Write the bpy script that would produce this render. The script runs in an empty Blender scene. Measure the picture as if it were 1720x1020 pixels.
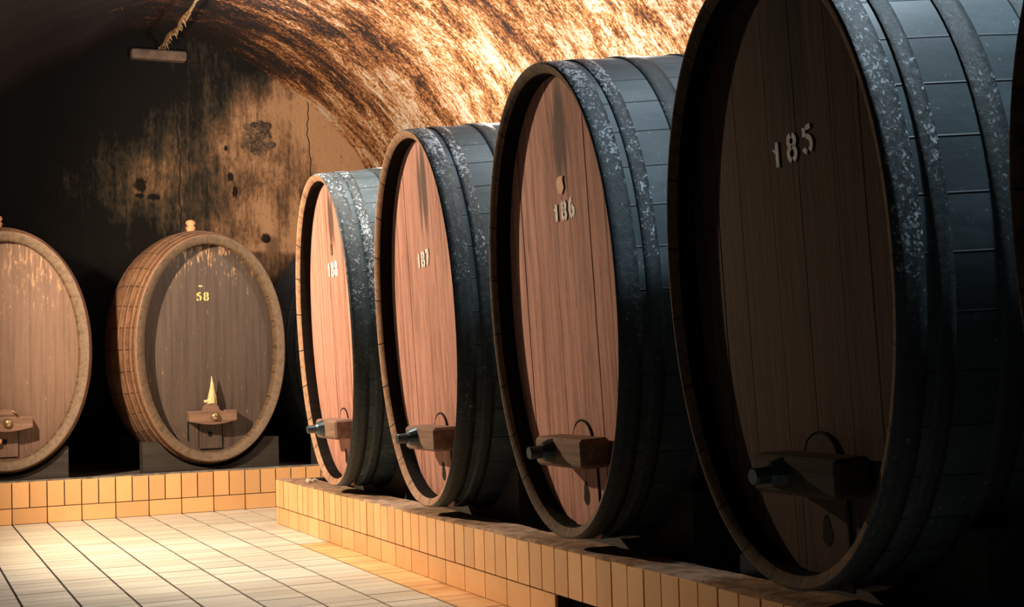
import bpy, math, random
from mathutils import Vector, noise
R = random.Random(7)
PI = math.pi
scene = bpy.context.scene
COL = scene.collection

# ------------------------------------------------------------------ helpers
def mesh_obj(name, verts, faces, mats, parent=None, mi=None, uvs=None, smooth=False, loc=None):
    me = bpy.data.meshes.new(name)
    me.from_pydata([tuple(v) for v in verts], [], faces)
    if not isinstance(mats, (list, tuple)): mats = [mats]
    for m in mats: me.materials.append(m)
    if mi: me.polygons.foreach_set('material_index', mi)
    if smooth: me.polygons.foreach_set('use_smooth', [True] * len(me.polygons))
    if uvs:
        l = me.uv_layers.new(name='UVMap')
        for p in me.polygons:
            for k, li in enumerate(p.loop_indices):
                l.data[li].uv = uvs[p.index][k]
    me.update()
    o = bpy.data.objects.new(name, me); COL.objects.link(o)
    if parent: o.parent = parent
    if loc: o.location = loc
    return o

class MB:
    def __init__(s): s.v = []; s.f = []; s.c = []
    def box(s, x0, x1, y0, y1, z0, z1, jit=0):
        b = len(s.v)
        for z in (z0, z1):
            for x, y in ((x0, y0), (x1, y0), (x1, y1), (x0, y1)): s.v.append((x, y, z))
        s.f += [tuple(b + i for i in q) for q in ((3,2,1,0),(4,5,6,7),(0,1,5,4),(1,2,6,5),(2,3,7,6),(3,0,4,7))]
    def cham(s, x0, x1, y0, y1, z0, z1, c):
        # box with chamfered edges: hull of three inset boxes
        import bmesh
        bm = bmesh.new()
        for a in (0, 1, 2):
            e = [c, c, c]; e[a] = 0
            for x in (x0 + e[0], x1 - e[0]):
                for y in (y0 + e[1], y1 - e[1]):
                    for z in (z0 + e[2], z1 - e[2]): bm.verts.new((x, y, z))
        bmesh.ops.convex_hull(bm, input=bm.verts)
        bm.verts.ensure_lookup_table(); bm.verts.index_update()
        b = len(s.v)
        s.v += [v.co[:] for v in bm.verts]
        s.f += [tuple(b + v.index for v in f.verts) for f in bm.faces]
        bm.free()
    def tube(s, pts, rad, n=10, cap=True):
        b = len(s.v); pts = [Vector(p) for p in pts]
        if not isinstance(rad, (list, tuple)): rad = [rad] * len(pts)
        for i, p in enumerate(pts):
            d = (pts[min(i + 1, len(pts) - 1)] - pts[max(i - 1, 0)]).normalized()
            up = Vector((0, 0, 1)) if abs(d.z) < .9 else Vector((1, 0, 0))
            u = d.cross(up).normalized(); w = u.cross(d)
            for k in range(n):
                a = 2 * PI * k / n
                s.v.append(tuple(p + (u * math.cos(a) + w * math.sin(a)) * rad[i]))
        for i in range(len(pts) - 1):
            for k in range(n):
                s.f.append((b + i*n + k, b + i*n + (k+1) % n, b + (i+1)*n + (k+1) % n, b + (i+1)*n + k))
        if cap:
            s.f.append(tuple(b + k for k in range(n))[::-1]); e = b + (len(pts)-1)*n
            s.f.append(tuple(e + k for k in range(n)))
    def prism(s, poly, y0, y1):
        # poly in (x, z), extruded along y
        b = len(s.v); n = len(poly)
        s.v += [(x, y0, z) for x, z in poly] + [(x, y1, z) for x, z in poly]
        s.f.append(tuple(range(b, b + n))); s.f.append(tuple(range(b + n, b + 2*n))[::-1])
        for k in range(n): s.f.append((b + k, b + n + k, b + n + (k+1) % n, b + (k+1) % n))
    def make(s, name, mat, parent=None, smooth=False, bevel=0, loc=None):
        o = mesh_obj(name, s.v, s.f, mat, parent, smooth=smooth, loc=loc)
        fixn(o)
        if bevel:
            m = o.modifiers.new('bevel', 'BEVEL'); m.width = bevel; m.segments = 2; m.limit_method = 'ANGLE'
        return o

def fixn(o):
    import bmesh
    bm = bmesh.new(); bm.from_mesh(o.data)
    bmesh.ops.recalc_face_normals(bm, faces=bm.faces); bm.to_mesh(o.data); bm.free()

def empty(name, loc, rot=(0, 0, 0)):
    o = bpy.data.objects.new(name, None); COL.objects.link(o)
    o.location = loc; o.rotation_euler = rot; o.empty_display_size = .1
    return o
def tag(o, label=None, cat=None, group=None, kind=None):
    for k, v in (('label', label), ('category', cat), ('group', group), ('kind', kind)):
        if v: o[k] = v
    return o

# ------------------------------------------------------------------ node materials
class NM:
    def __init__(s, name, rough=.7, spec=.4):
        s.m = bpy.data.materials.new(name); s.m.use_nodes = True
        s.t = s.m.node_tree; s.n = s.t.nodes; s.l = s.t.links
        s.b = s.n['Principled BSDF']; s.b.inputs['Roughness'].default_value = rough
        s.b.inputs['Specular IOR Level'].default_value = spec
    def node(s, t, **kw):
        n = s.n.new(t)
        for k, v in kw.items(): setattr(n, k, v)
        return n
    def set(s, sock, v):
        if hasattr(v, 'links') or isinstance(v, bpy.types.NodeSocket): s.l.new(v, sock)
        else: sock.default_value = v
    def coord(s, which='Object', scale=(1,1,1), off=(0,0,0)):
        tc = s.node('ShaderNodeTexCoord'); mp = s.node('ShaderNodeMapping')
        s.l.new(tc.outputs[which], mp.inputs['Vector'])
        mp.inputs['Scale'].default_value = scale; mp.inputs['Location'].default_value = off
        return mp.outputs[0]
    def rnd(s, vec, amt=10):
        oi = s.node('ShaderNodeObjectInfo'); k = s.math('MULTIPLY', oi.outputs['Random'], amt)
        a = s.node('ShaderNodeVectorMath', operation='ADD'); s.l.new(vec, a.inputs[0]); s.l.new(k, a.inputs[1])
        return a.outputs[0]
    def noise(s, vec, scale=5, detail=6, rough=.6, dist=0):
        n = s.node('ShaderNodeTexNoise'); s.l.new(vec, n.inputs['Vector'])
        n.inputs['Scale'].default_value = scale; n.inputs['Detail'].default_value = detail
        n.inputs['Roughness'].default_value = rough; n.inputs['Distortion'].default_value = dist
        return n.outputs['Fac']
    def math(s, op, a, b=0.0, c=None, clamp=False):
        n = s.node('ShaderNodeMath', operation=op, use_clamp=clamp); s.set(n.inputs[0], a); s.set(n.inputs[1], b)
        if c is not None: s.set(n.inputs[2], c)
        return n.outputs[0]
    def step(s, v, lo, hi, a=0.0, b=1.0):
        n = s.node('ShaderNodeMapRange', interpolation_type='SMOOTHSTEP'); s.set(n.inputs[0], v)
        n.inputs[1].default_value = lo; n.inputs[2].default_value = hi; n.inputs[3].default_value = a; n.inputs[4].default_value = b
        return n.outputs[0]
    def ramp(s, v, stops):
        n = s.node('ShaderNodeValToRGB'); s.set(n.inputs[0], v); e = n.color_ramp.elements
        while len(e) > 1: e.remove(e[-1])
        e[0].position = stops[0][0]; e[0].color = (*stops[0][1], 1)
        for p, c in stops[1:]:
            q = e.new(p); q.color = (*c, 1)
        return n.outputs[0]
    def mix(s, f, a, b, mode='MIX'):
        n = s.node('ShaderNodeMix', data_type='RGBA', blend_type=mode); s.set(n.inputs[0], f)
        for i, v in ((6, a), (7, b)):
            s.set(n.inputs[i], (*v, 1) if isinstance(v, tuple) and len(v) == 3 else v)
        return n.outputs[2]
    def sep(s, vec):
        n = s.node('ShaderNodeSeparateXYZ'); s.l.new(vec, n.inputs[0]); return n.outputs
    def col(s, c): s.set(s.b.inputs['Base Color'], (*c, 1) if isinstance(c, tuple) else c)
    def bump(s, h, strength=.3, dist=.01):
        n = s.node('ShaderNodeBump'); n.inputs['Strength'].default_value = strength; n.inputs['Distance'].default_value = dist
        s.set(n.inputs['Height'], h); s.l.new(n.outputs[0], s.b.inputs['Normal'])

def wood(name, light, dark, streak=.5, rough=.7, stain=None, axis='z', bloom=None, ends=False):
    M = NM(name, rough, .3)
    sc = {'z': (11, 11, .5), 'x': (.6, 11, 11), 'y': (11, .6, 11)}[axis]
    v = M.rnd(M.coord('Object', sc))
    n1 = M.noise(v, 2.6, 8, .65, .4); n2 = M.noise(M.rnd(M.coord('Object', tuple(q * 4 for q in sc))), 3, 5, .7)
    base = M.ramp(n1, [(.34, dark), (.47, tuple(.4*b+.6*a for a, b in zip(light, dark))), (.60, light)])
    f = M.step(n2, .54, .66, 0, streak)
    base = M.mix(f, base, tuple(c * .35 for c in dark))
    P = M.sep(M.coord('Object'))
    if stain:   # dark run of old wine below the top of the head, slightly off centre
        (sx, sz, wx, wz, sc_) = stain
        dx = M.math('DIVIDE', M.math('SUBTRACT', P[0], sx), wx); dz = M.math('DIVIDE', M.math('SUBTRACT', P[2], sz), wz)
        d = M.math('SQRT', M.math('ADD', M.math('MULTIPLY', dx, dx), M.math('MULTIPLY', dz, dz)))
        d = M.math('ADD', d, M.math('MULTIPLY', M.math('SUBTRACT', n1, .5), 2.2))
        base = M.mix(M.step(d, .5, 1.15, sc_, 0), base, (.025, .013, .01))
    if bloom:
        nb = M.noise(M.rnd(M.coord('Object', (7, 7, 1.6))), 7, 8, .72)
        zz = M.step(P[2], bloom[0], bloom[1], 0, .13)
        base = M.mix(M.step(M.math('ADD', nb, zz), .62, .7, 0, .8), base, bloom[2])
    if ends:   # joints between the stave ends
        fr = M.math('FRACT', M.math('MULTIPLY', M.sep(M.coord('UV'))[0], 25)); fr = M.math('ABSOLUTE', M.math('SUBTRACT', fr, .5))
        base = M.mix(M.step(fr, .478, .492), base, (.01, .007, .005))
    M.col(base); M.bump(M.math('ADD', n1, n2), .5, .004)
    return M.m

HEADM = wood('oak head red brown', (.55, .275, .21), (.29, .13, .092), .65, .75, stain=(.035, 1.60, .075, .25, .85))
HEADM_D = wood('oak head shaded', (.082, .043, .023), (.045, .022, .012), .5, .75, stain=(.06, 1.62, .10, .32, .8))  # darker copy of the head oak, deep shade put into its colour
HEADM_B = wood('oak head grey brown', (.105, .078, .064), (.07, .052, .045), .2, .5, bloom=(1.3, 1.75, (.55, .33, .17)))
HEADM_L = wood('oak head warm grey brown', (.20, .125, .09), (.135, .085, .063), .25, .6, bloom=(.9, 1.75, (.45, .27, .16)))
RIMM = wood('stave end grain tan', (.46, .27, .16), (.24, .13, .08), .5, .7, axis='y', ends=True)
RIMM_B = wood('stave end grain brown grey', (.18, .125, .085), (.10, .07, .048), .4, .6, axis='y')
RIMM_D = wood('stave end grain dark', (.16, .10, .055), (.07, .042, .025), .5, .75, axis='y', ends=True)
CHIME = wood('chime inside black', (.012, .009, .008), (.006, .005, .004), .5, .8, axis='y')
BLOCK = wood('saddle oak dark', (.045, .038, .032), (.022, .019, .018), .3, .7, axis='x')
BARM = wood('hatch bar oak', (.26, .155, .11), (.13, .078, .055), .5, .75, axis='x')
BARM_D = wood('hatch bar oak shaded', (.06, .045, .022), (.03, .02, .012), .5, .75, axis='x')  # bar oak with the same shade put into its colour

def stave_mat(name, c1, c2, line=(.004, .005, .006), n=38, bloom=.0, rough=.55):
    M = NM(name, rough, .45)
    uv = M.sep(M.coord('UV'))
    fr = M.math('FRACT', M.math('MULTIPLY', uv[0], n)); fr = M.math('ABSOLUTE', M.math('SUBTRACT', fr, .5))
    nn = M.noise(M.rnd(M.coord('Object', (3, 1, 3))), 3, 7, .65)
    sp = M.noise(M.rnd(M.coord('Object', (1, 1, 1))), 38, 5, .7)
    base = M.mix(M.step(nn, .35, .65), c2, c1)
    cell = M.math('FRACT', M.math('MULTIPLY', M.math('FLOOR', M.math('MULTIPLY', uv[0], n)), .618))
    base = M.mix(M.math('MULTIPLY', cell, .45), base, tuple(q * .4 for q in c1))
    if bloom: base = M.mix(M.step(M.math('ADD', sp, M.math('MULTIPLY', nn, .35)), .80, .88, 0, bloom), base, (.5, .56, .6))
    base = M.mix(M.step(fr, .478, .492), base, line)
    M.col(base); M.bump(M.math('ADD', M.math('MULTIPLY', M.step(fr, .47, .495), -1.5), M.math('MULTIPLY', nn, .5)), .4, .006)
    return M.m
STAVE = stave_mat('staves slate grey', (.085, .12, .135), (.05, .072, .082), bloom=.35)
STAVE_B = stave_mat('staves warm brown', (.34, .18, .10), (.16, .085, .05), n=34, rough=.6)

def hoop_mat(name, c1, c2, amt, th):
    M = NM(name, .5, .5)
    big = M.noise(M.rnd(M.coord('Object')), 3.0, 3, .5); sp = M.noise(M.rnd(M.coord('Object')), 42, 9, .8, .6)
    fine = M.noise(M.rnd(M.coord('Object')), 90, 3, .6)
    base = M.mix(M.step(sp, .35, .6), c2, c1)
    hz = M.step(M.sep(M.coord('Object'))[2], .5, 1.5, -.12, .02)  # bloom thinned towards the bottom, so colour deepens the shade on lower sides
    k = M.math('ADD', M.math('ADD', sp, M.math('MULTIPLY', M.math('SUBTRACT', big, .5), .5)), M.math('MULTIPLY', M.math('SUBTRACT', fine, .5), .5))
    k = M.math('ADD', k, hz)
    base = M.mix(M.step(k, th, th + .08, 0, amt), base, (.62, .68, .74))
    M.col(base); M.bump(sp, .6, .006)
    return M.m
HOOP = hoop_mat('iron hoop with pale bloom', (.042, .06, .066), (.015, .022, .026), .75, .56)
HOOP2 = hoop_mat('iron hoop duller', (.045, .062, .066), (.02, .028, .03), .5, .62)
HOOP_B = hoop_mat('iron hoop rusty brown', (.26, .14, .08), (.12, .065, .04), .25, .68)

def plain(name, c, rough=.6, metal=0, bumpy=0, var=.35, sc=20):
    M = NM(name, rough, .4)
    n = M.noise(M.coord('Object'), sc, 6, .65)
    M.col(M.mix(M.step(n, .3, .7), tuple(q * (1 - var) for q in c), tuple(min(1, q * (1 + var * .4)) for q in c)))
    M.b.inputs['Metallic'].default_value = metal
    if bumpy: M.bump(n, bumpy, .01)
    return M.m
PAINT_W = plain('stencil paint white', (.95, .93, .88), .7, sc=60)
PAINT_Y = plain('stencil paint yellow', (.85, .66, .25), .7, sc=60)
IRON = plain('bolt iron', (.07, .10, .125), .38, .6)
BRASS = plain('worn brass', (.5, .36, .2), .35, .8)
HOLE = plain('bung hole black', (.006, .005, .005), .95)
PALE = plain('pale split wood', (.85, .66, .34), .6, bumpy=.6, sc=45)
KNOB = plain('turned bung orange', (.8, .42, .2), .5)
CONC = plain('plinth concrete dark', (.10, .085, .07), .9, bumpy=.6, sc=9)
LEDGE = plain('kerb bedding mortar', (.34, .21, .13), .9, bumpy=.8, sc=14, var=.6)
LEDGE_B = plain('kerb bedding mortar grey', (.22, .2, .18), .8, bumpy=.8, sc=14, var=.6)
PIT = plain('pit floor soot', (.02, .018, .016), .95, bumpy=.5, sc=7)
TAGM = plain('small paper tag', (.75, .42, .25), .7)
COB = plain('mossy conduit', (.42, .26, .12), .9, bumpy=.9, sc=30, var=.7)
BEAM = plain('lintel stone', (.22, .15, .11), .9, bumpy=.8, sc=8, var=.5)
RUBBLE = plain('broken stone', (.16, .11, .075), .9, bumpy=.9, sc=18, var=.8)

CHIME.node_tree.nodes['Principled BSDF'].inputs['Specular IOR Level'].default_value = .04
# tile glaze: per-tile tint in the second UV slot
def tile_mat(name, c, dirt, rough, dsc=9, dth=.66):
    M = NM(name, rough, .5)
    a = M.node('ShaderNodeAttribute', attribute_name='tint')
    n = M.noise(M.coord('Object'), dsc, 7, .65); f = M.noise(M.coord('Object'), 45, 5, .7)
    t = M.sep(a.outputs['Vector'])[0]
    base = M.mix(t, tuple(q * .82 for q in c), tuple(min(1, q * 1.06) for q in c))
    base = M.mix(M.step(n, .45, .75, 0, .35), base, dirt)
    base = M.mix(M.step(f, dth, dth + .06, 0, .75), base, tuple(q * .25 for q in dirt))
    M.col(base); M.bump(n, .12, .004)
    M.set(M.b.inputs['Roughness'], M.step(n, .3, .75, rough, rough + .2))
    return M.m
TFLOOR = tile_mat('floor tile cream glaze', (.62, .61, .52), (.54, .52, .42), .28, 1.2, .76)
TKERB = tile_mat('kerb tile ochre glaze', (.82, .47, .21), (.62, .32, .12), .33, 5, .70)
GROUT = plain('grout dark', (.022, .015, .018), .9)

def tinted(name, boxes, mat, parent=None):
    v, f, t = [], [], []
    m = MB()
    for b in boxes:
        k = len(m.f); m.box(*b); r = R.random(); t += [r] * (len(m.f) - k)
    o = mesh_obj(name, m.v, m.f, mat, parent)
    at = o.data.attributes.new('tint', 'FLOAT_VECTOR', 'FACE')
    for i, r in enumerate(t): at.data[i].vector = (r, r, r)
    fixn(o)
    return o

# ------------------------------------------------------------------ the room
# world: X right along the back kerb, Y away from the camera, Z up.  back kerb face Y=0, side kerb face X=1.66
T = .245
KX, KY0, KH = 1.66, -1.263, .315
VX, VA, VB, VZ = 1.4, 2.8, 3.9, .3
YW, YE = 2.0, -14.0
XL, XR = VX - VA, VX + VA

def vault_mat():
    M = NM('vault plaster stained', .8, .3)
    uv = M.coord('UV'); 
    warp = M.noise(M.coord('UV', (.8, .8, 1)), 2, 3, .5)
    def nz(su, sv, sc, det=8, ro=.7, dist=.3):
        mp = M.node('ShaderNodeMapping'); M.l.new(uv, mp.inputs[0]); mp.inputs['Scale'].default_value = (su, sv, 1)
        return M.noise(mp.outputs[0], sc, det, ro, dist)
    big = nz(.5, 1.1, 1.3, 4, .55); mid = nz(3.2, 7, 1.0, 10, .80, .2); fine = nz(30, 42, 1.0, 6, .85, 0)
    P = M.sep(M.coord('Object'))
    # cleaner, flaking lime towards the haunch on the cask side; soot at the crown and over the end wall
    clean = M.math('ADD', M.math('MULTIPLY', M.math('SUBTRACT', P[0], 2.45), .16), M.math('MULTIPLY', P[1], -.022))
    clean = M.math('MINIMUM', clean, .085)
    k = M.math('ADD', M.math('ADD', M.math('MULTIPLY', mid, .50), M.math('MULTIPLY', fine, .55)), M.math('MULTIPLY', big, .32))
    k = M.math('ADD', M.math('MULTIPLY', M.math('SUBTRACT', k, .685), 2.4), .612)
    k = M.math('ADD', k, clean)
    base = M.ramp(k, [(.50, (.022, .014, .012)), (.57, (.12, .052, .03)), (.625, (.27, .10, .035)), (.675, (.56, .20, .05)), (.735, (.78, .36, .11)), (.80, (.93, .78, .55)), (.84, (.94, .90, .8))])
    M.col(base)
    M.bump(M.math('ADD', mid, M.math('MULTIPLY', fine, .6)), .9, .03)
    return M.m
VAULT = vault_mat()

def wall_mat():
    M = NM('end wall plaster soot and shade', .85, .25)
    P = M.sep(M.coord('Object'))
    big = M.noise(M.coord('Object', (1, 1, .8)), 1.5, 4, .55)
    vert = M.noise(M.coord('Object', (5, 1, .5)), 2.0, 7, .65, .2)
    fine = M.noise(M.coord('Object', (2, 1, .8)), 16, 9, .82)
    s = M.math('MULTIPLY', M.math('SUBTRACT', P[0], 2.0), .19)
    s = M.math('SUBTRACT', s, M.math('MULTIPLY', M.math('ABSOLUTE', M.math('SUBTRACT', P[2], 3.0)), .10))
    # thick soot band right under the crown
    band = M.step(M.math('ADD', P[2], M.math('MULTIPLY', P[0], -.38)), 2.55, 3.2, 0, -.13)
    low = M.step(P[2], 1.6, 2.25, -.2, .03)  # low wall darkened: shadow of the casks put into the colour, with some soot
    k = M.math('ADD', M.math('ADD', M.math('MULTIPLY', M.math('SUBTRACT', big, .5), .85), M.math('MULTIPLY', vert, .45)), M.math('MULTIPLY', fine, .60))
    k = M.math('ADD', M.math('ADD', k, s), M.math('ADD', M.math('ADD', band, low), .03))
    base = M.ramp(k, [(.36, (.012, .010, .009)), (.45, (.05, .040, .028)), (.53, (.13, .08, .047)), (.60, (.27, .15, .08)), (.70, (.56, .33, .18))])
    fl = M.step(fine, .58, .64, 0, .75)
    base = M.mix(fl, base, (.03, .02, .015))
    # put-log holes and the long crack
    for (hx, hz, rx, rz) in ((1.28, 2.80, .06, .07), (1.27, 2.70, .05, .025), (1.40, 2.69, .06, .035), (2.10, 2.90, .035, .05), (2.14, 2.76, .03, .06), (2.06, 3.16, .02, .03), (2.42, 2.32, .05, .05)):
        dx = M.math('DIVIDE', M.math('SUBTRACT', P[0], hx), rx); dz = M.math('DIVIDE', M.math('SUBTRACT', P[2], hz), rz)
        d = M.math('SQRT', M.math('ADD', M.math('MULTIPLY', dx, dx), M.math('MULTIPLY', dz, dz)))
        d = M.math('ADD', d, M.math('MULTIPLY', M.math('SUBTRACT', fine, .5), 2.0))
        base = M.mix(M.step(d, .7, 1.1, .95, 0), base, (.008, .006, .005))
    wob = M.math('MULTIPLY', M.math('SUBTRACT', M.noise(M.coord('Object', (0, 0, 1)), 2.5, 4, .6), .5), .16)
    for cx, w in ((.74, .014), (2.86, .007), (1.63, .008)):
        cd = M.math('ABSOLUTE', M.math('ADD', M.math('SUBTRACT', P[0], cx), wob))
        base = M.mix(M.step(cd, w * .5, w, .95, 0), base, (.012, .009, .008))
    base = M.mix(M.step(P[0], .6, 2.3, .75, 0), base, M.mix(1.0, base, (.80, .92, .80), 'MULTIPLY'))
    M.col(base); M.bump(M.math('ADD', fine, M.math('MULTIPLY', vert, .7)), .8, .025)
    return M.m
WALLM = wall_mat()

def build_room():
    # vault: one swept, uneven shell; the outline is an ellipse standing on low side walls
    NU, step = 120, .09
    ny = int((YW - YE) / step) + 1
    prof = []
    for i in range(NU + 1):
        a = PI * i / NU; prof.append((VX - VA * math.cos(a), VZ + VB * math.sin(a), math.cos(a), math.sin(a)))
    prof = [(XL, -.02, 1, 0)] + prof + [(XR, -.02, -1, 0)]
    arc = [0]
    for i in range(1, len(prof)): arc.append(arc[-1] + math.dist(prof[i][:2], prof[i-1][:2]))
    V, F, U = [], [], []
    n = len(prof)
    for j in range(ny + 1):
        y = max(YE, YW - j * step)
        for i, (x, z, ca, sa) in enumerate(prof):
            d = .03 * noise.noise(Vector((arc[i] * 1.1, y * 1.6, 3))) + .014 * noise.noise(Vector((arc[i] * 3.5, y * 6, 9)))
            # formwork ledges of the old shuttering on the left of the crown
            lx = max(0, min(1, (1.15 - x) / .5))
            for yy, h in ((.95, .10), (.15, .07), (-.55, .06)):
                d += lx * h * max(0, min(1, (y - yy) / .07 + .5)) * (.6 if yy != .95 else 1) * (1 if y < YW - .02 else 1)
            # circumferential seams between formwork lifts on the right
            for yy in (.45, -1.6, -3.3, -5.0):
                w = yy + .05 * math.sin(arc[i] * 4)
                d -= .035 * math.exp(-((y - w) / .045) ** 2)
            d = d * min(1, i / 3, (n - 1 - i) / 3)
            V.append((x + ca * d, y, z - sa * d))
    for j in range(ny):
        for i in range(n - 1):
            a = j*n + i; F.append((a, a+1, a+n+1, a+n))
            y0, y1 = YW - j*step, YW - (j+1)*step
            U.append([(arc[i], y0), (arc[i+1], y0), (arc[i+1], y1), (arc[i], y1)])
    o = mesh_obj('ceiling', V, F, VAULT, uvs=U, smooth=True); tag(o, kind='structure')
    # end walls
    def endwall(name, y, flip):
        V, F = [], []
        NX, NZ = 70, 60
        for j in range(NZ + 1):
            for i in range(NX + 1):
                x = XL - .1 + (XR - XL + .2) * i / NX; z = -.02 + (VZ + VB + .15) * j / NZ
                d = .03 * noise.noise(Vector((x * 1.3, 2, z * .9))) + .012 * noise.noise(Vector((x * 5, 5, z * 3)))
                V.append((x, y + d, z))
        for j in range(NZ):
            for i in range(NX):
                a = j*(NX+1) + i; F.append((a, a+1, a+NX+2, a+NX+1))
        o = mesh_obj(name, V, F, WALLM, smooth=True); tag(o, kind='structure')
    endwall('wall_back', YW, 0)
    endwall('wall_rear', YE + .05, 1)
    # floor tiles: 240 x 115 mm, long joints run to the back kerb
    b = []; b6 = []
    k0, k1 = int(XL / T) - 1, int(KX / T) + 1
    for k in range(k0, 18):
        x0, x1 = k*T + .006, (k+1)*T - .006
        y = 0.0; j = 0
        while y > -13.6:
            ye = y - T/2
            xe = x1
            if x0 > KX + .1 and ye < KY0: y = ye; continue
            if y <= KY0 + .1 and x1 > KX: xe = KX + .01
            if x0 < xe - .01 and x0 > XL - .2:
                j_ = R.uniform(-.0008, .0008)
                (b6 if k == 6 and y < -2.35 else b).append((x0, xe, ye + .0028, y - .0028, -.012, j_))  # border row stays cream at its far end, strong light put into the colour
            y = ye
    base = MB(); base.box(XL - .2, XR + .2, YE - .1, YW + .1, -.12, -.004)
    fl = base.make('floor', GROUT); tag(fl, kind='structure')
    tinted('floor_tiles', b, TFLOOR, fl); tinted('border_tiles', b6, TKERB, fl)
    # back kerb and plinth
    pl = MB(); pl.box(XL + .02, XR - .02, .012, YW + .05, -.004, KH - .02)
    p = pl.make('trim_1', CONC, bevel=.004); tag(p, kind='structure')
    b = []
    for k in range(-6, 17):
        b.append((k*T + .004, (k+1)*T - .004, .0, .02, .003, .1149))
        for h in (0, 1): b.append((k*T + h*T/2 + .0045, k*T + (h+1)*T/2 - .0045, R.uniform(-.001, .001), .02, .1215, KH - .008 + R.uniform(-.004, .002)))
    tinted('kerb_tiles', b, TKERB, p)
    m = MB(); m.box(XL + .03, XR - .03, .004, .06, KH - .022, KH + .001); m.make('kerb_ledge', LEDGE_B, p)
    # side kerb: narrow tiled wall in front of a pit in which the cask bellies hang
    YS = -1.18; YN = -13.0
    s = MB(); s.box(KX + .012, KX + .20, YN, YS, .118, KH - .012)
    s.box(KX + .012, KX + .20, -5.67, YS, -.004, .118); s.box(KX + .012, KX + .20, YN, -6.9, -.004, .118)
    s.box(KX + .08, KX + .20, -6.9, -5.67, -.004, .118)
    s.box(KX + .18, XR - .05, YS - .14, YS, -.004, KH - .012)
    q = s.make('trim_2', GROUT); tag(q, kind='structure')
    b = []
    nk = int((YS - YN) / T)
    b.append((KX, KX + .02, KY0 + .003, YS, .003, .1149)); b.append((KX, KX + .02, KY0 + .003, YS, .1215, KH - .01))
    for k in range(nk):
        y1 = KY0 - k*T; y0 = y1 - T
        if not (18 <= k < 23): b.append((KX, KX + .02, y0 + .004, y1 - .004, .003, .1149))
        for h in (0, 1): b.append((KX + R.uniform(-.0012, .0012), KX + .02, y1 - (h+1)*T/2 + .0045, y1 - h*T/2 - .0045, .1215, KH - .010 + R.uniform(-.003, .002)))
    for k in range(9):   # tiles on the short return at the far end
        if KX + (k+1)*T < XR: b.append((KX + .02 + k*T, KX + (k+1)*T, YS - .005, YS + .012, .1215, KH - .01)); b.append((KX + .02 + k*T, KX + (k+1)*T, YS - .005, YS + .012, .003, .1149))
    tinted('kerb_tiles', b, TKERB, q)
    # uneven mortar bedding on top of the kerb
    V, F = [], []
    ys = [YS - i * .04 for i in range(int((YS - YN) / .04))]
    xs = (KX + .004, KX + .012, KX + .05, KX + .10, KX + .15, KX + .205)
    for y in ys:
        for i, x in enumerate(xs):
            h = KH - .003 + .006 * noise.noise(Vector((x * 9, y * 4, 1))) + .004 * noise.noise(Vector((x * 30, y * 20, 5)))
            if i == 0: h = KH - .014
            V.append((x + (.006 * noise.noise(Vector((y * 6, 2, 2))) if i < 2 else 0), y, h))
    n = len(xs)
    for j in range(len(ys) - 1):
        for i in range(n - 1): a = j*n + i; F.append((a, a+n, a+n+1, a+1))
    o = mesh_obj('kerb_ledge', V, F, LEDGE, q, smooth=True)
    s = MB(); s.box(KX + .19, XR - .05, YN, YS - .13, -.004, .06)
    s.make('pit_floor', PIT, q)
build_room()

# ------------------------------------------------------------------ casks
def se(a, b, t, p):
    c, s = math.cos(t), math.sin(t)
    r = (abs(c) ** p + abs(s) ** p) ** (-1 / p)
    return a * r * c, b * r * s
NSEG = 114
ANG = [2 * PI * i / NSEG for i in range(NSEG)]

def rings(sections, zc, a, b, p, mats, mis, name, parent, N=38, smooth=True):
    # sections: list of (y, inset); mis[i]: material of strip i
    V, F, U, MI = [], [], [], []
    for (y, dr) in sections:
        for t in ANG:
            x, z = se(a + dr, b + dr, t, p); V.append((x, y, zc + z))
    for j in range(len(sections) - 1):
        for i in range(NSEG):
            i2 = (i + 1) % NSEG
            F.append((j*NSEG + i, j*NSEG + i2, (j+1)*NSEG + i2, (j+1)*NSEG + i))
            u0, u1 = i / NSEG, (i + 1) / NSEG
            U.append([(u0, sections[j][0]), (u1, sections[j][0]), (u1, sections[j+1][0]), (u0, sections[j+1][0])]); MI.append(mis[j])
    o = mesh_obj(name, V, F, mats, parent, MI, U, smooth); 
    return o

def head_planks(name, mat, parent, zc, a, b, p, y, th, widths, rev=1, gap=.0014):
    m = MB(); tot = sum(widths); x = -a
    for i, w in enumerate(widths):
        x0 = x + gap; x1 = x + w / tot * 2 * a - gap; x += w / tot * 2 * a
        pts = []
        def zz(xx): return b * max(0, 1 - abs(xx / a) ** p) ** (1 / p)
        n = 8
        for k in range(n + 1): xx = x0 + (x1 - x0) * k / n; pts.append((xx, zc - zz(xx) + .001))
        for k in range(n + 1): xx = x1 - (x1 - x0) * k / n; pts.append((xx, zc + zz(xx)))
        off = R.uniform(-.002, .002)
        m.prism(pts, y + off * rev, y + th)
    return m.make(name, mat, parent)

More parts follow.
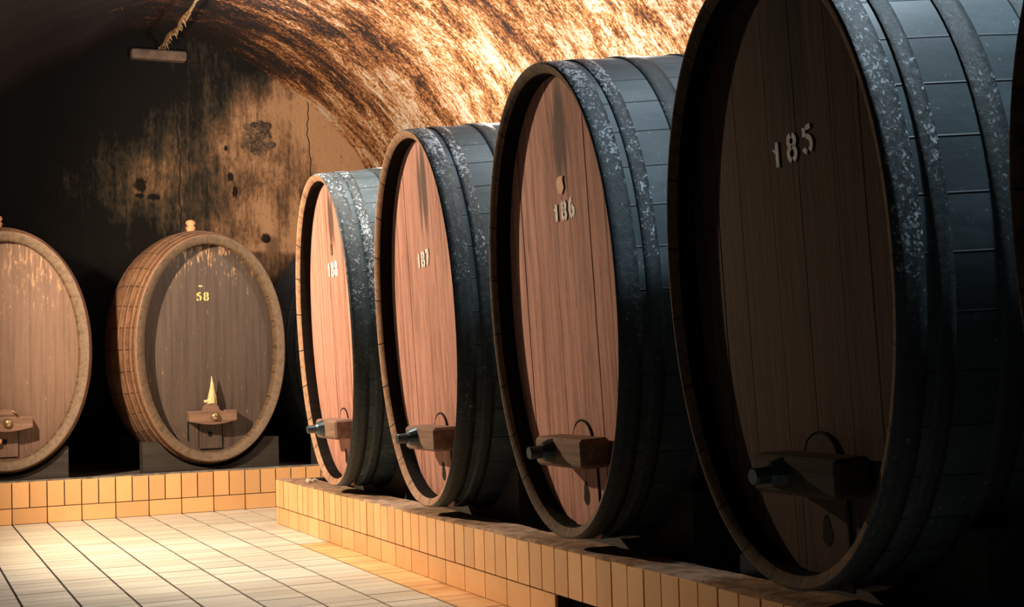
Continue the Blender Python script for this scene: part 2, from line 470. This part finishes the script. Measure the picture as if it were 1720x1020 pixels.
# stencilled digits as flat strokes (unit box: x 0..1, z 0..1.6)
def digit_strokes(ch):
    def arc(cx, cz, rx, rz, a0, a1, n=9): return [(cx + rx * math.cos(math.radians(a0 + (a1-a0)*i/n)), cz + rz * math.sin(math.radians(a0 + (a1-a0)*i/n))) for i in range(n+1)]
    return {'1': [[(.55, .02), (.55, 1.58)], [(.2, 1.02), (.3, 1.12)]],
            '8': [arc(.5, 1.18, .34, .36, 104, 256) , arc(.5, .42, .38, .42, 104, 256), arc(.5, 1.18, .34, .36, 76, -76), arc(.5, .42, .38, .42, 76, -76)],
            '5': [[(.2, 1.5), (.2, .95)], [(.42, 1.48), (.85, 1.55)], arc(.45, .5, .42, .46, 100, -60), arc(.45, .5, .40, .46, -95, -150, 5)],
            '6': [arc(.52, .75, .40, .78, 75, 265), arc(.52, .45, .36, .42, 100, -80)],
            '7': [[(.1, 1.5), (.9, 1.5)], [(.85, 1.4), (.45, .0)]]}[ch]
def number(text, parent, cx, cz, y, h, mat, gap=1.35, wd=.30, slope=0, name='stencilled_digit'):
    u = h / 1.6; n = len(text); W = ((n - 1) * gap + 1) * u
    for i, ch in enumerate(text):
        m = MB()
        ox = cx - W / 2 + i * gap * u; oz = cz - h / 2 + slope * (i - (n-1)/2)
        for st in digit_strokes(ch):
            pts = [Vector((ox + px * u, oz + pz * u)) for px, pz in st]
            L, Rr = [], []
            for k, p in enumerate(pts):
                d = (pts[min(k+1, len(pts)-1)] - pts[max(k-1, 0)]).normalized(); nn = Vector((-d.y, d.x)) * (wd * u / 2)
                L.append(p + nn); Rr.append(p - nn)
            for k in range(len(pts) - 1):
                m.prism([tuple(L[k]), tuple(Rr[k]), tuple(Rr[k+1]), tuple(L[k+1])], y, y + .0015)
        m.make(name, mat, parent)

def disc_plug(m, cx, cz, y0, y1, rx, rz, n=16, key=False):
    pts = []
    for k in range(n):
        a = 2 * PI * k / n; z = rz * math.sin(a); x = rx * math.cos(a)
        if key and z > 0: x *= .75; z *= 1.25
        pts.append((cx + x, cz + z))
    m.prism(pts, y0, y1)

def make_cask(label, loc, a, b, p, L, bulge, th, bev, recess, hoops, M, tilt=0, rz=0, planks=None, yhead=None, group=None):
    root = empty('wine_cask', loc, (tilt, 0, rz))
    tag(root, label, 'barrel', group)
    zc = b
    bu = lambda y: bulge * (1 - (2*y/L - 1) ** 2)
    n = 22
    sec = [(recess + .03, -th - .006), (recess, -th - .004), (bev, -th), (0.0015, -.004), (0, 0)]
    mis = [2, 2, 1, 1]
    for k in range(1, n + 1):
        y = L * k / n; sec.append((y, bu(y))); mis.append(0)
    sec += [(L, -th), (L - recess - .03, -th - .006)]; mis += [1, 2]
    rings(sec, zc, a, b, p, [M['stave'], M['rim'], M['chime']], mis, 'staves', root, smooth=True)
    # sharpen chime corners
    st = root.children[0] if root.children else None
    for (h0, h1, m_) in hoops:
        t = .006 if rz else .003
        ss = [(h0, bu(h0) - .004)] + [(h0, bu(h0) + t)] + [(h0 + (h1-h0)*k/3, bu(h0 + (h1-h0)*k/3) + t) for k in (1, 2)] + [(h1, bu(h1) + t), (h1, bu(h1) - .004)]
        rings(ss, zc, a, b, p, [m_], [0]*5, 'hoop', root, smooth=True)
    ai, bi = a - th - .002, b - th - .002
    head_planks('head', M['head'], root, zc, ai, bi, p, recess, .03, planks or [1, 1.1, .9, 1.15, 1, .95, 1.1, .9], rev=1 if rz else .3, gap=.0014 if rz else .0005)
    # dark backing so plank joints read as joints, and the far head
    m = MB(); m.prism([(se(ai, bi, t, p)[0], zc + se(ai, bi, t, p)[1]) for t in ANG[::3]], L - recess - .03, L - recess); m.make('back_head', M['head'], root)
    return root

HO = [(.006, .092), (.122, .182), (.33, .42), (.60, .68), (1.42, 1.50), (1.68, 1.77), (1.918, 1.978), (2.008, 2.094)]
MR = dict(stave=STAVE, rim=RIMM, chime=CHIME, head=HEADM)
MRD = dict(stave=STAVE, rim=RIMM_D, chime=CHIME, head=HEADM_D)  # dark set for the casks whose shade is carried by the colours
def row_hoops(): return [(h0, h1, HOOP if i in (0, 1, 6, 7) else HOOP2) for i, (h0, h1) in enumerate(HO)]

def row_hatch(root, dark, dx, y, zb):
    # hatch in the foot of a head: arched door, stout cross bar with its long screw, plug hole below
    dm, bm = (HEADM_D, BARM_D) if dark else (HEADM, BARM)
    d = MB(); w = .105; pts = [(dx - w, zb - .35), (dx + w, zb - .35), (dx + w, zb + .02)]
    for k in range(13):
        t = PI * k / 12; pts.append((dx + .08 * math.cos(t), zb + .03 + .075 * math.sin(t)))
    pts.append((dx - w, zb + .02))
    # clip the foot of the door to the head outline
    door = d; d.prism(pts, y - .008, y + .004); hd = d.make('hatch', dm, root, bevel=.002)
    g = MB()   # dark gap round the arch
    ring = []
    for k in range(17): t = PI * k / 16; ring.append((dx + .083 * math.cos(t), y - .0045, zb + .03 + .08 * math.sin(t)))
    g.tube(ring, .0045, 6)
    tag(g.make('gap', HOLE, hd), 'dark joint round the arched hatch'); g = MB()
    g.tube([(dx - w - .003, y - .003, zb), (dx - w - .003, y - .003, zb - .29)], .004, 6)
    g.make('gap', HOLE, hd); g = MB()
    g.tube([(dx + w + .003, y - .003, zb), (dx + w + .003, y - .003, zb - .27)], .004, 6)
    g.make('gap', HOLE, hd)
    c = MB(); c.cham(dx - .175, dx + .235, y - .135, y - .008, zb - .062, zb + .052, .012); cb = c.make('cross_bar', bm, root, bevel=.003)
    s = MB(); s.tube([(dx - .03, y - .13, zb), (dx - .03, y - .17, zb), (dx - .03, y - .18, zb), (dx - .03, y - .222, zb)], [.05, .036, .026, .023], 14)
    s.tube([(dx - .03, y - .221, zb), (dx - .03, y - .230, zb)], [.026, .023], 14)
    sc = s.make('screw', IRON, cb, smooth=False)
    k = MB(); disc_plug(k, dx + .005, zb - .183, y - .0095, y + .002, .026, .042, key=True); k.make('plug_hole', HOLE, root)
    return root

RC = .085; TILT = .045; RX = 1.64; RZ = .365
rows = [('188', -2.64, 'third'), ('187', -4.24, ''), ('186', -5.815, ''), ('185', -7.335, ''), (None, -8.90, '')]
LAB = {'188': 'tall oval cask numbered 188, farthest of the big casks on the tiled side kerb',
       '187': 'tall oval cask with reddish brown head numbered 187',
       '186': 'tall oval cask numbered 186 with a small paper tag above the number',
       '185': 'huge dark oval cask numbered 185, its head in deep shade',
       None: 'unlit cask at the right edge of the photo, nearer than the one numbered 185'}
for num, y, _ in rows:
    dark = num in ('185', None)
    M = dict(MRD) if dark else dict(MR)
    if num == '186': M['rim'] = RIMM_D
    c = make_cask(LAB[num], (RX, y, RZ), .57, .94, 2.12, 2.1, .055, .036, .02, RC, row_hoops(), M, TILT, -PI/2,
                  planks=[1.1, .9, 1.2, 1, 1.15, .9, 1.1], group='large casks in a row on the side kerb')
    yh = RC
    row_hatch(c, dark, {'188': .06, '187': .085, '186': .065}.get(num, .09), yh, .348)
    if num == '186':
        number('186', c, .035, 1.295, yh - .0035, .072, PAINT_W, gap=1.55, wd=.42, slope=.004)
        m = MB(); m.prism([(x + .022, z - .055) for x, z in [(-.03, 1.425), (.005, 1.413), (.028, 1.44), (.020, 1.468), (.026, 1.487), (-.012, 1.489), (-.035, 1.47)]], yh - .0045, yh - .002)
        tag(m.make('paper_tag', TAGM, c), 'small torn yellow paper tag')
    elif num == '185': 
        number('185', c, .055, 1.305, yh - .0035, .078, PAINT_W, gap=1.6, wd=.32, slope=.012)
    elif num == '187':
        number('187', c, -.015, 1.235, yh - .0035, .075, PAINT_W, gap=1.3, wd=.42, slope=.004)
    elif num == '188':
        number('188', c, .015, 1.305, yh - .0035, .085, PAINT_W, gap=1.35, wd=.42)
        m = MB(); m.cham(.0, .03, yh - .006, yh - .001, 1.39, 1.46, .002); m.make('metal_plate', BRASS, c)

MBk = dict(stave=STAVE_B, rim=RIMM_B, chime=RIMM_D, head=HEADM_B)
def back_cask(label, x, a, b, z, head, num):
    M = dict(MBk); M['head'] = head
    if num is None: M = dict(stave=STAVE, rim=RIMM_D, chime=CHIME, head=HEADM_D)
    hm = HOOP_B if num else HOOP2
    hs = [(.012, .075, hm), (.12, .165, hm), (.26, .31, hm), (.44, .48, hm), (1.12, 1.16, hm), (1.29, 1.34, hm), (1.435, 1.48, hm), (1.525, 1.588, hm)]
    c = make_cask(label, (x, .03, z), a, b, 2.08, 1.6, .09, .062, .010, .12, hs, M, .012, 0, planks=[1, 1, 1.1, 1, 1.05, 1, 1, 1.1, .9], group='oval casks against the end wall')
    yh = .12
    zb = .335
    d = MB(); w = .088
    d.prism([(-w, .092), (w, .092), (w, zb), (-w, zb)], yh - .016, yh + .003); hd = d.make('hatch', head, c, bevel=.003)
    g = MB()
    for gx, gz in ((-w - .003, .10), (w + .003, .10), (-.175, .16)):
        g = MB(); g.tube([(gx, yh - .004, gz), (gx, yh - .004, zb - .02)], .004, 6); g.make('gap', HOLE, hd)
    # bar with straight top and bowed underside
    pts = [(-.185, zb + .055), (-.185, zb - .025)]
    for k in range(1, 10): t = k / 10; pts.append((-.185 + .37 * t, zb - .025 - .028 * math.sin(PI * t)))
    pts += [(.185, zb - .025), (.185, zb + .055), (.095, zb + .058), (.085, zb + .045), (.06, zb + .058)]
    m = MB(); m.prism(pts, yh - .125, yh - .012); bar = m.make('cross_bar', BARM, c, bevel=.006)
    m = MB(); m.tube([(.01, yh - .12, zb + .012), (.01, yh - .14, zb + .012), (.01, yh - .155, zb + .012), (.01, yh - .16, zb + .012)], [.034, .033, .022, .008], 16); m.make('nut', BRASS, bar, smooth=True)
    # rounded saddle piece behind the bar
    m = MB(); pts = [(-.07, zb + .05)] + [(-.005 + .06 * math.cos(t), zb + .06 + .055 * math.sin(t)) for t in [PI - PI*k/8 for k in range(9)]] + [(.06, zb + .05)]
    m.prism(pts, yh - .10, yh); m.make('bar_wedge', BARM, bar, bevel=.005)
    m = MB(); disc_plug(m, -.005, .205, yh - .0185, yh - .010, .017, .022); m.make('plug_hole', HOLE, c)
    return c
c = back_cask('oval cask numbered 58 with pale split wedge and small turned bung on top', 1.484, .576, .879, .385, HEADM_B, '58')
number('58', c, -.045, 1.285, .1155, .062, PAINT_Y, gap=1.45, wd=.34, slope=.001)
m = MB(); m.cham(-.075, -.045, .113, .119, 1.360, 1.372, .001); tag(m.make('metal_plate', PALE, c), 'small pale bar above the number')
m = MB()
m.tube([(-.06, .055, .46), (-.01, .045, .47), (.0, .04, .53), (.005, .05, .58)], [.012, .016, .012, .004], 7)
m.tube([(.0, .06, .44), (.002, .05, .50), (.006, .055, .58), (.004, .06, .66)], [.038, .030, .015, .002], 9)
m.tube([(.03, .06, .44), (.028, .055, .50), (.015, .06, .57)], [.014, .010, .003], 7)
tag(m.make('split_wedge', PALE, c), 'pale pointed splinter of split wood')
bung = MB(); zt = 2 * .879 + .09
bung.tube([(0, .78, zt - .05), (0, .78, zt + .01), (0, .78, zt + .03), (0, .78, zt + .045), (0, .78, zt + .055), (0, .78, zt + .075), (0, .78, zt + .095), (0, .78, zt + .105)],
          [.034, .032, .040, .040, .026, .042, .036, .012], 18); bung.make('bung', KNOB, c, smooth=True)
c = back_cask('oval cask cut off by the left edge of the photo, with streaky brown head', -.03, .592, .877, .395, HEADM_L, '7')
number('7', c, -.055, 1.25, .1155, .075, PAINT_Y, wd=.34)
bung = MB(); bung.tube([(0, .78, zt - .05), (0, .78, zt + .01), (0, .78, zt + .03), (0, .78, zt + .045), (0, .78, zt + .055), (0, .78, zt + .075), (0, .78, zt + .095), (0, .78, zt + .105)],
          [.034, .032, .040, .040, .026, .042, .036, .012], 18); bung.make('bung', KNOB, c, smooth=True)
m = MB(); m.tube([(-.04, .05, .400), (-.02, .04, .43), (.02, .035, .44), (.06, .04, .425), (.08, .05, .395)], .009, 8); m.make('wire_handle', BRASS, c, smooth=True)
m = MB(); m.tube([(-.055 + .01, .07, .215), (-.045, .05, .205)], [.02, .012], 10); m.make('small_knob', KNOB, c)
c = back_cask('dark unlit cask mostly hidden behind the one numbered 188', 2.85, .576, .879, .385, HEADM_D, None)

# saddles under the casks (each a block hollowed to the belly it carries)
def saddle(label, loc, rz, half, z0, ztop, th, a, b, zc, p, mat, group, tilt=0):
    m = MB(); pts = [(-half, z0), (half, z0), (half, ztop)]
    n = 20; hw = None
    def ze(x): return zc - b * max(0, 1 - abs(x / a) ** p) ** (1 / p)
    xs = [half - 2 * half * k / 60 for k in range(61)]
    for x in xs[1:-1]: pts.append((x, min(ztop, ze(x))))
    pts.append((-half, ztop))
    m.prism(pts, 0, th); o = m.make('cask_saddle', mat, loc=loc); o.rotation_euler = (0, 0, rz)
    tag(o, label, 'support', group)
    return o
GB = 'wooden saddles under the casks by the end wall'
def bp_(y, L=1.6, B=.09): return B * (1 - (2*y/L - 1) ** 2)
for nm, x, a, b, z in (('the cask numbered 58', 1.484, .576, .879, .385), ('the leftmost cask', -.03, .592, .877, .395), ('the hidden dark cask', 2.85, .576, .879, .385)):
    for y, w in ((.10, 'front'), (1.28, 'rear')):
        d = max(bp_(y - .03), bp_(y + .15 - .03)) + .009
        top = .55
        lift = .012 * (y + .05) 
        half = .53 if nm != 'the leftmost cask' else .44
        saddle(f'{w} dark wooden saddle under {nm}', (x, y, 0), 0, half, KH - .02, top, .15, a + d, b + d, z + b + lift - .002, 2.08, BLOCK, GB)
GR = 'low blocks in the pit under the row of big casks'
for num, y, _ in rows:
    for xo, w in ((.33, 'front'), (1.50, 'rear')):
        d = max(bp_(xo, 2.1, .055), bp_(xo + .2, 2.1, .055)) + .009
        nm = f'the cask numbered {num}' if num else 'the nearest cask at the right edge'
        saddle(f'{w} dark block under {nm}', (RX + xo - .045 * .9, y, 0), -PI/2, .50, .06, .56, .2, .57 + d, .94 + d, RZ + .94 + TILT * xo - .004, 2.12, BLOCK, GR)

# ------------------------------------------------------------------ small things on wall and ceiling
m = MB(); pts = []; rad = []
for i in range(60):
    y = YW - .02 - i * .17; pts.append((1.47 + .012 * math.sin(i * 1.7), y, 4.06 + .012 * math.sin(i * .9))); rad.append(.012 + (.016 * abs(noise.noise(Vector((i * .9, 1, 1)))) if i < 12 else .002))
m.tube(pts, rad, 8)
for i in range(40):
    k = R.uniform(0, 8); j = int(k); q = Vector(pts[j]).lerp(Vector(pts[j+1]), k - j)
    e = q + Vector((R.uniform(-.04, .04), R.uniform(-.03, .03), R.uniform(-.07, -.01)))
    m.tube([q, (q + e) / 2 + Vector((.006, 0, 0)), e], [.010, .007, .002], 5)
o = m.make('ceiling_conduit', COB); tag(o, 'rough cobwebbed pipe running along the crown of the vault', 'pipe')
m = MB(); m.cham(1.20, 1.70, YW - .10, YW + .03, 3.94, 4.03, .015); o = m.make('lintel_block', BEAM, bevel=.006)
tag(o, 'short horizontal stone block high on the end wall below the pipe', 'stone block')
# broken patch of stones bedded in the end wall
import bmesh
bm = bmesh.new()
for i in range(46):
    r = R.uniform(.012, .045); rr = R.uniform(0, 1) ** .6; a = R.uniform(0, 2 * PI)
    x, z = 2.35 + .16 * rr * math.cos(a), 3.27 + .16 * rr * math.sin(a)
    q = bmesh.ops.create_icosphere(bm, subdivisions=1, radius=r)['verts']
    for v in q:
        v.co = Vector((v.co.x * R.uniform(.8, 1.4) + x, v.co.y * .7 + YW - .005, v.co.z * R.uniform(.6, 1.1) + z))
me = bpy.data.meshes.new('stone_rubble'); bm.to_mesh(me); bm.free(); me.materials.append(RUBBLE)
o = bpy.data.objects.new('stone_rubble', me); COL.objects.link(o); tag(o, 'rough patch of broken dark stones bulging from the end wall', 'stones')
# small white-orange slip stuck on the belly side between the two middle casks
m = MB(); m.cham(KX + .225, KX + .250, -5.115, -5.110, .335, .365, .001); o = m.make('paper_slip', TAGM, loc=(0, 0, 0))
tag(o, 'tiny pale orange paper slip standing on the kerb ledge beside the cask numbered 186', 'paper slip')
m = MB()
for (x, y) in ((1.765, -1.60), (1.79, -1.66), (1.74, -1.72)):
    m.tube([(x, y, KH - .004), (x + .01, y - .01, KH + .012), (x + .03, y - .02, KH + .004)], [.012, .015, .006], 7)
o = m.make('mortar_crumbs', plain('pale mortar', (.75, .6, .5), .8)); tag(o, 'pale crumbs of mortar on the far end of the side kerb', 'rubble')

# ------------------------------------------------------------------ light
def lamp(name, kind, loc, energy, color, size=.1, target=None, angle=None, blend=.5):
    l = bpy.data.lights.new(name, kind); l.energy = energy; l.color = color
    if kind in ('POINT', 'SPOT'): l.shadow_soft_size = size
    if kind == 'SPOT': l.spot_size = math.radians(angle); l.spot_blend = blend
    o = bpy.data.objects.new(name, l); COL.objects.link(o); o.location = loc
    if target: o.rotation_euler = (Vector(target) - Vector(loc)).to_track_quat('-Z', 'Y').to_euler()
    return o
WARM = (1, .74, .50)
lamp('aisle_lamp', 'SPOT', (-.74, -1.9, 2.35), 770, WARM, .06, target=(1.6, -1.8, 1.9), angle=150, blend=.45)
lamp('crown_lamp', 'SPOT', (1.30, -3.1, 3.8), 320, (1, .93, .82), .08, target=(1.15, -3.1, 0), angle=66, blend=.9)
COOL = (.72, .88, 1)
for y, e in ((-1.4, 62), (-3.42, 62), (-5.0, 30)):
    lamp('vault_lamp', 'POINT', (2.5, y, 2.72), e, (1, .90, .78), .08)
for y, e in ((-3.5, 60), (-5.1, 80), (-6.62, 90), (-8.15, 260)):
    lamp('gap_lamp', 'SPOT', (2.3, y, 3.7), e, COOL, .12, target=(2.2, y + .5, 1.6), angle=95, blend=.9)
lamp('end_lamp', 'POINT', (1.7, .0, 3.75), 22, (.75, .85, 1), .05)

w = bpy.data.worlds.new('World'); scene.world = w; w.use_nodes = True
w.node_tree.nodes['Background'].inputs[0].default_value = (.35, .4, .5, 1)
w.node_tree.nodes['Background'].inputs[1].default_value = .002

# ------------------------------------------------------------------ camera (from the tile grid: f = 2329 px at 1720)
cam = bpy.data.cameras.new('camera'); co = bpy.data.objects.new('camera', cam); COL.objects.link(co); scene.camera = co
cam.sensor_fit = 'HORIZONTAL'; cam.sensor_width = 36; cam.lens = 36 * 2329.26 / 1720; cam.clip_start = .05
yaw, pit, rol = .42021, .046473, -.028771
f = Vector((math.sin(yaw) * math.cos(pit), math.cos(yaw) * math.cos(pit), math.sin(pit)))
r0 = Vector((math.cos(yaw), -math.sin(yaw), 0)); u0 = r0.cross(f)
rr = math.cos(rol) * r0 + math.sin(rol) * u0; uu = -math.sin(rol) * r0 + math.cos(rol) * u0
from mathutils import Matrix
mt = Matrix(((rr.x, uu.x, -f.x, -.78085), (rr.y, uu.y, -f.y, -10.78902), (rr.z, uu.z, -f.z, 1.0398), (0, 0, 0, 1)))
co.matrix_world = mt
vs = scene.view_settings; vs.view_transform = 'Standard'; vs.look = 'None'; vs.exposure = 0; vs.gamma = 1; vs.use_curve_mapping = False
